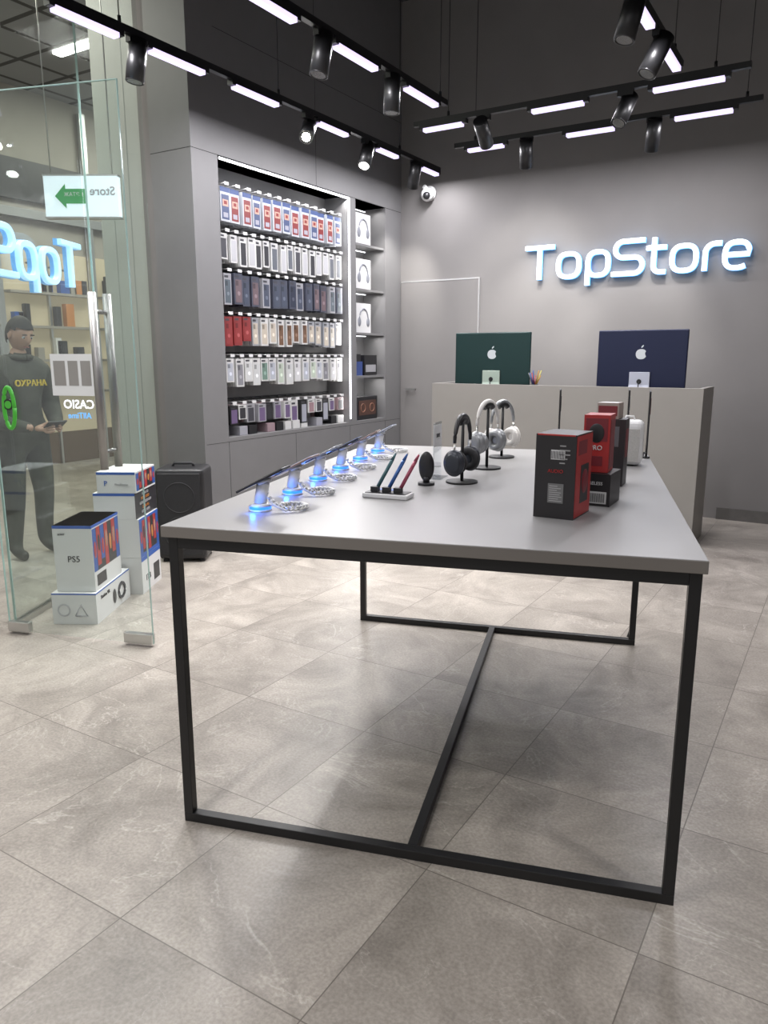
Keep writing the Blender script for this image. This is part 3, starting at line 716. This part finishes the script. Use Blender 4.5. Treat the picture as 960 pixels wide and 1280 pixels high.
b=B(); b.box(-.24,.24,-.03,.03,-.125,.125,signw); b.box(-.245,.245,-.032,.032,.125,.135,steel); b.box(-.245,.245,-.032,.032,-.135,-.125,steel)
b.poly([(-.17,0),(-.10,.075),(-.10,.045),(.03,.045),(.03,-.045),(-.10,-.045),(-.10,-.075)],-.003,green,M=Matrix.Translation((0,-.031,0)))
Mm=facing((-.045,-.035,.01),(-1,0,0)); b.text('1 ЭТАЖ',.034,white,Mm)
Mm=facing((.14,-.033,.03),(-1,0,0)); b.text('Store',.075,gt,Mm,bold=.001)
for x in(-.2,.2): b.cyl((x,0,.13),(x,0,2.03),.004,steel,seg=6)
b.done('direction_sign_reflection',loc=(-4.42,3.44,2.37),rz=cd)  # mirrored lightbox and Store lettering are glass reflections modelled as a glowing object
fB=mat('sign_reflection_face',(.4,.7,1),.4,em=(.45,.72,1),es=.75)
fB2=mat('sign_reflection_side',(.1,.3,.6),.4,em=(.12,.4,.8),es=.5)
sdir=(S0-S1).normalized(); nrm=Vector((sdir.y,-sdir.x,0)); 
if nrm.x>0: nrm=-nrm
sign('store_sign_reflection',S0+(S1-S0)*.54+nrm*.12+Vector((0,0,1.76)),sdir,-nrm,.86,fB,fB2)  # mirrored glowing letters modelled in place of the sign's reflection in the glass

# ------------------------------------------------------------ person
def skin_mesh(name,verts,edges,radii,root=0,sub=2):
    me=bpy.data.meshes.new(name); me.from_pydata(verts,edges,[]); me.update()
    ob=bpy.data.objects.new(name,me); scene.collection.objects.link(ob)
    ob.modifiers.new('skin','SKIN').use_smooth_shade=True
    for i,d in enumerate(me.skin_vertices[0].data):
        r=radii[i]; d.radius=r if isinstance(r,tuple) else (r,r); d.use_root=(i==root)
    s_=ob.modifiers.new('sub','SUBSURF'); s_.levels=sub; s_.render_levels=sub
    bpy.context.view_layer.update()
    dg=bpy.context.evaluated_depsgraph_get(); m2=bpy.data.meshes.new_from_object(ob.evaluated_get(dg)); m2.name=name
    bpy.data.objects.remove(ob); bpy.data.meshes.remove(me)
    o=bpy.data.objects.new(name,m2); scene.collection.objects.link(o)
    for p in m2.polygons: p.use_smooth=True
    return o
jacket=mat('jacket_olive',(.050,.050,.038),.85,noise=.3,nscale=12,bump=.6); pants=mat('trousers_dark',(.04,.04,.036),.85,noise=.2,nscale=15); skinm=mat('skin',(.40,.24,.17),.55); hairm=mat('hair_dark',(.014,.012,.010),.7,noise=.4,nscale=60,bump=.8); shoem=mat('shoes',(.012,.012,.012),.4)
per=bpy.data.objects.new('security_guard',None); scene.collection.objects.link(per)
V=[(0,0,.95),(.0,0,1.08),(.01,0,1.25),(.02,0,1.39),(.045,0,1.49),(.065,0,1.56)]
Rr=[(.165,.135),(.165,.135),(.19,.145),(.165,.125),(.065,.065),(.055,.055)]
E=[(0,1),(1,2),(2,3),(3,4),(4,5)]
for sg in(1,-1):
    n=len(V)
    V+=[(.015,sg*.17,1.41),(-.01,sg*.25,1.27),(-.02,sg*.28,1.12),(.13,sg*.20,1.02),(.27,sg*.085,.985)]
    Rr+=[.095,.080,.070,.058,.036]
    E+=[(3,n),(n,n+1),(n+1,n+2),(n+2,n+3),(n+3,n+4)]
    n=len(V)
    V+=[(.0,sg*.10,.86),(.02,sg*.115,.68),(.03,sg*.12,.48),(.0,sg*.125,.28),(-.02,sg*.13,.10),(.03,sg*.135,.045),(.14,sg*.15,.035)]
    Rr+=[.115,.096,.076,.068,.058,(.042,.04),(.04,.03)]
    E+=[(0,n)]+[(n+i,n+i+1) for i in range(6)]
body=skin_mesh('body',V,E,Rr)
for m in(jacket,pants,skinm,shoem): body.data.materials.append(m)
for p in body.data.polygons:
    c=p.center
    if c.z>1.515: p.material_index=2
    elif c.z<.075: p.material_index=3
    elif c.z<.86 and not (c.x>.1): p.material_index=1
    elif c.x>.262 and c.z>.9: p.material_index=2
    else: p.material_index=0
body.parent=per
for sg in(1,-1):
    hv=[(.27,sg*.085,.985),(.315,sg*.065,.98),(.345,sg*.055,.985)]; hr=[.026,(.036,.018),(.034,.015)]; he=[(0,1),(1,2)]
    for k in range(4):
        o_=(-.024+k*.016); n=len(hv); ln=[.032,.037,.035,.027][k]
        hv+=[(.365,sg*(.05)+o_*.3,.985+o_*1.1),(.365+ln*.8,sg*.035+o_*.2,.99+o_*1.1),(.365+ln*.9,sg*.012,.995+o_*1.1)]
        hr+=[.0095,.0088,.0078]; he+=[(2,n),(n,n+1),(n+1,n+2)]
    n=len(hv); hv+=[(.315,sg*.045,1.01),(.345,sg*.03,1.025),(.37,sg*.022,1.03)]; hr+=[.013,.010,.009]; he+=[(1,n),(n,n+1),(n+1,n+2)]
    h=skin_mesh('hand',hv,he,hr,sub=1); h.data.materials.append(skinm); h.parent=per
b=B(); b.box(-.04,.04,-.075,.075,-.005,.005,blackp,bev=.003); b.box(-.036,.036,-.07,.07,.005,.006,scr_on)
ph=b.done('held_phone',loc=(.385,0,1.015)); ph.rotation_euler=(0,rad(-35),0); ph.parent=per
b=B(); HM=Matrix.Translation((.085,0,1.645))@Matrix.Rotation(rad(24),4,'Y')
t_=bmesh.new(); bmesh.ops.create_uvsphere(t_,u_segments=32,v_segments=24,radius=1)
for v in t_.verts:
    x,y,z=v.co
    fx=.098*x; fy=.076*y; fz=.122*z
    if z<0: fx*=(1+.22*z) if x<0 else (1+.08*z); fy*=(1+.30*z)
    if x>.5: 
        fx+=.022*math.exp(-((y/.16)**2+((z+.12)/.22)**2))
        fx-=.008*(math.exp(-(((abs(y)-.38)/.16)**2+((z-.1)/.12)**2)))
        fx+=.005*math.exp(-((y/.3)**2+((z+.48)/.07)**2)); fx+=.006*math.exp(-((y/.3)**2+((z+.8)/.15)**2))
    v.co=Vector((fx,fy,fz))
b._merge(t_,skinm,HM,smooth=True)
t_=bmesh.new(); bmesh.ops.create_uvsphere(t_,u_segments=40,v_segments=30,radius=1)
dl_=[v for v in t_.verts if (v.co.z<.48 and v.co.x>.45) or (v.co.z<.30 and v.co.x>.15) or v.co.z<-.62 or (v.co.z<-.10 and v.co.x>-.05)]
for v in t_.verts:
    x,y,z=v.co; kf=1.0-.045*max(0,x)
    v.co=Vector((.109*x*(kf if x>0 else 1)-.003,.085*y,.133*z+.002))
bmesh.ops.delete(t_,geom=dl_,context='VERTS'); b._merge(t_,hairm,HM,smooth=True)
for sg in(1,-1):
    b.sph((.0,sg*.078,-.005),(.018,.009,.03),skinm,M=HM); b.sph((.083,sg*.029,.012),(.009,.013,.009),white,M=HM,seg=12); b.sph((.0895,sg*.029,.011),(.005,.006,.006),blackp,M=HM,seg=10)
    b.box(.088,.095,sg*.029-.016,sg*.029+.016,.031,.037,hairm,M=HM)
b.box(.090,.0945,-.022,.022,-.060,-.054,mat('lips',(.35,.13,.11),.5),M=HM)
b.done('head',parent=per)
b=B(); yl=mat('yellow_print',(.7,.5,.05),.5)
b.tube([(.04+math.cos(a)*.085,math.sin(a)*.085,1.485) for a in [2*math.pi*k/20 for k in range(21)]],.02,jacket,seg=8)
b.text('ОХРАНА',.06,yl,facing((.160,.0,1.30),(0,1,0)),ext=.006,bold=.001)
b.text('ОХРАНА',.085,yl,facing((-.150,.0,1.33),(0,-1,0)),bold=.001)
b.done('jacket_details',parent=per)
per.location=(-4.72,3.04,0); per.rotation_euler=(0,0,rad(2)); per.scale=(.92,.92,.905)
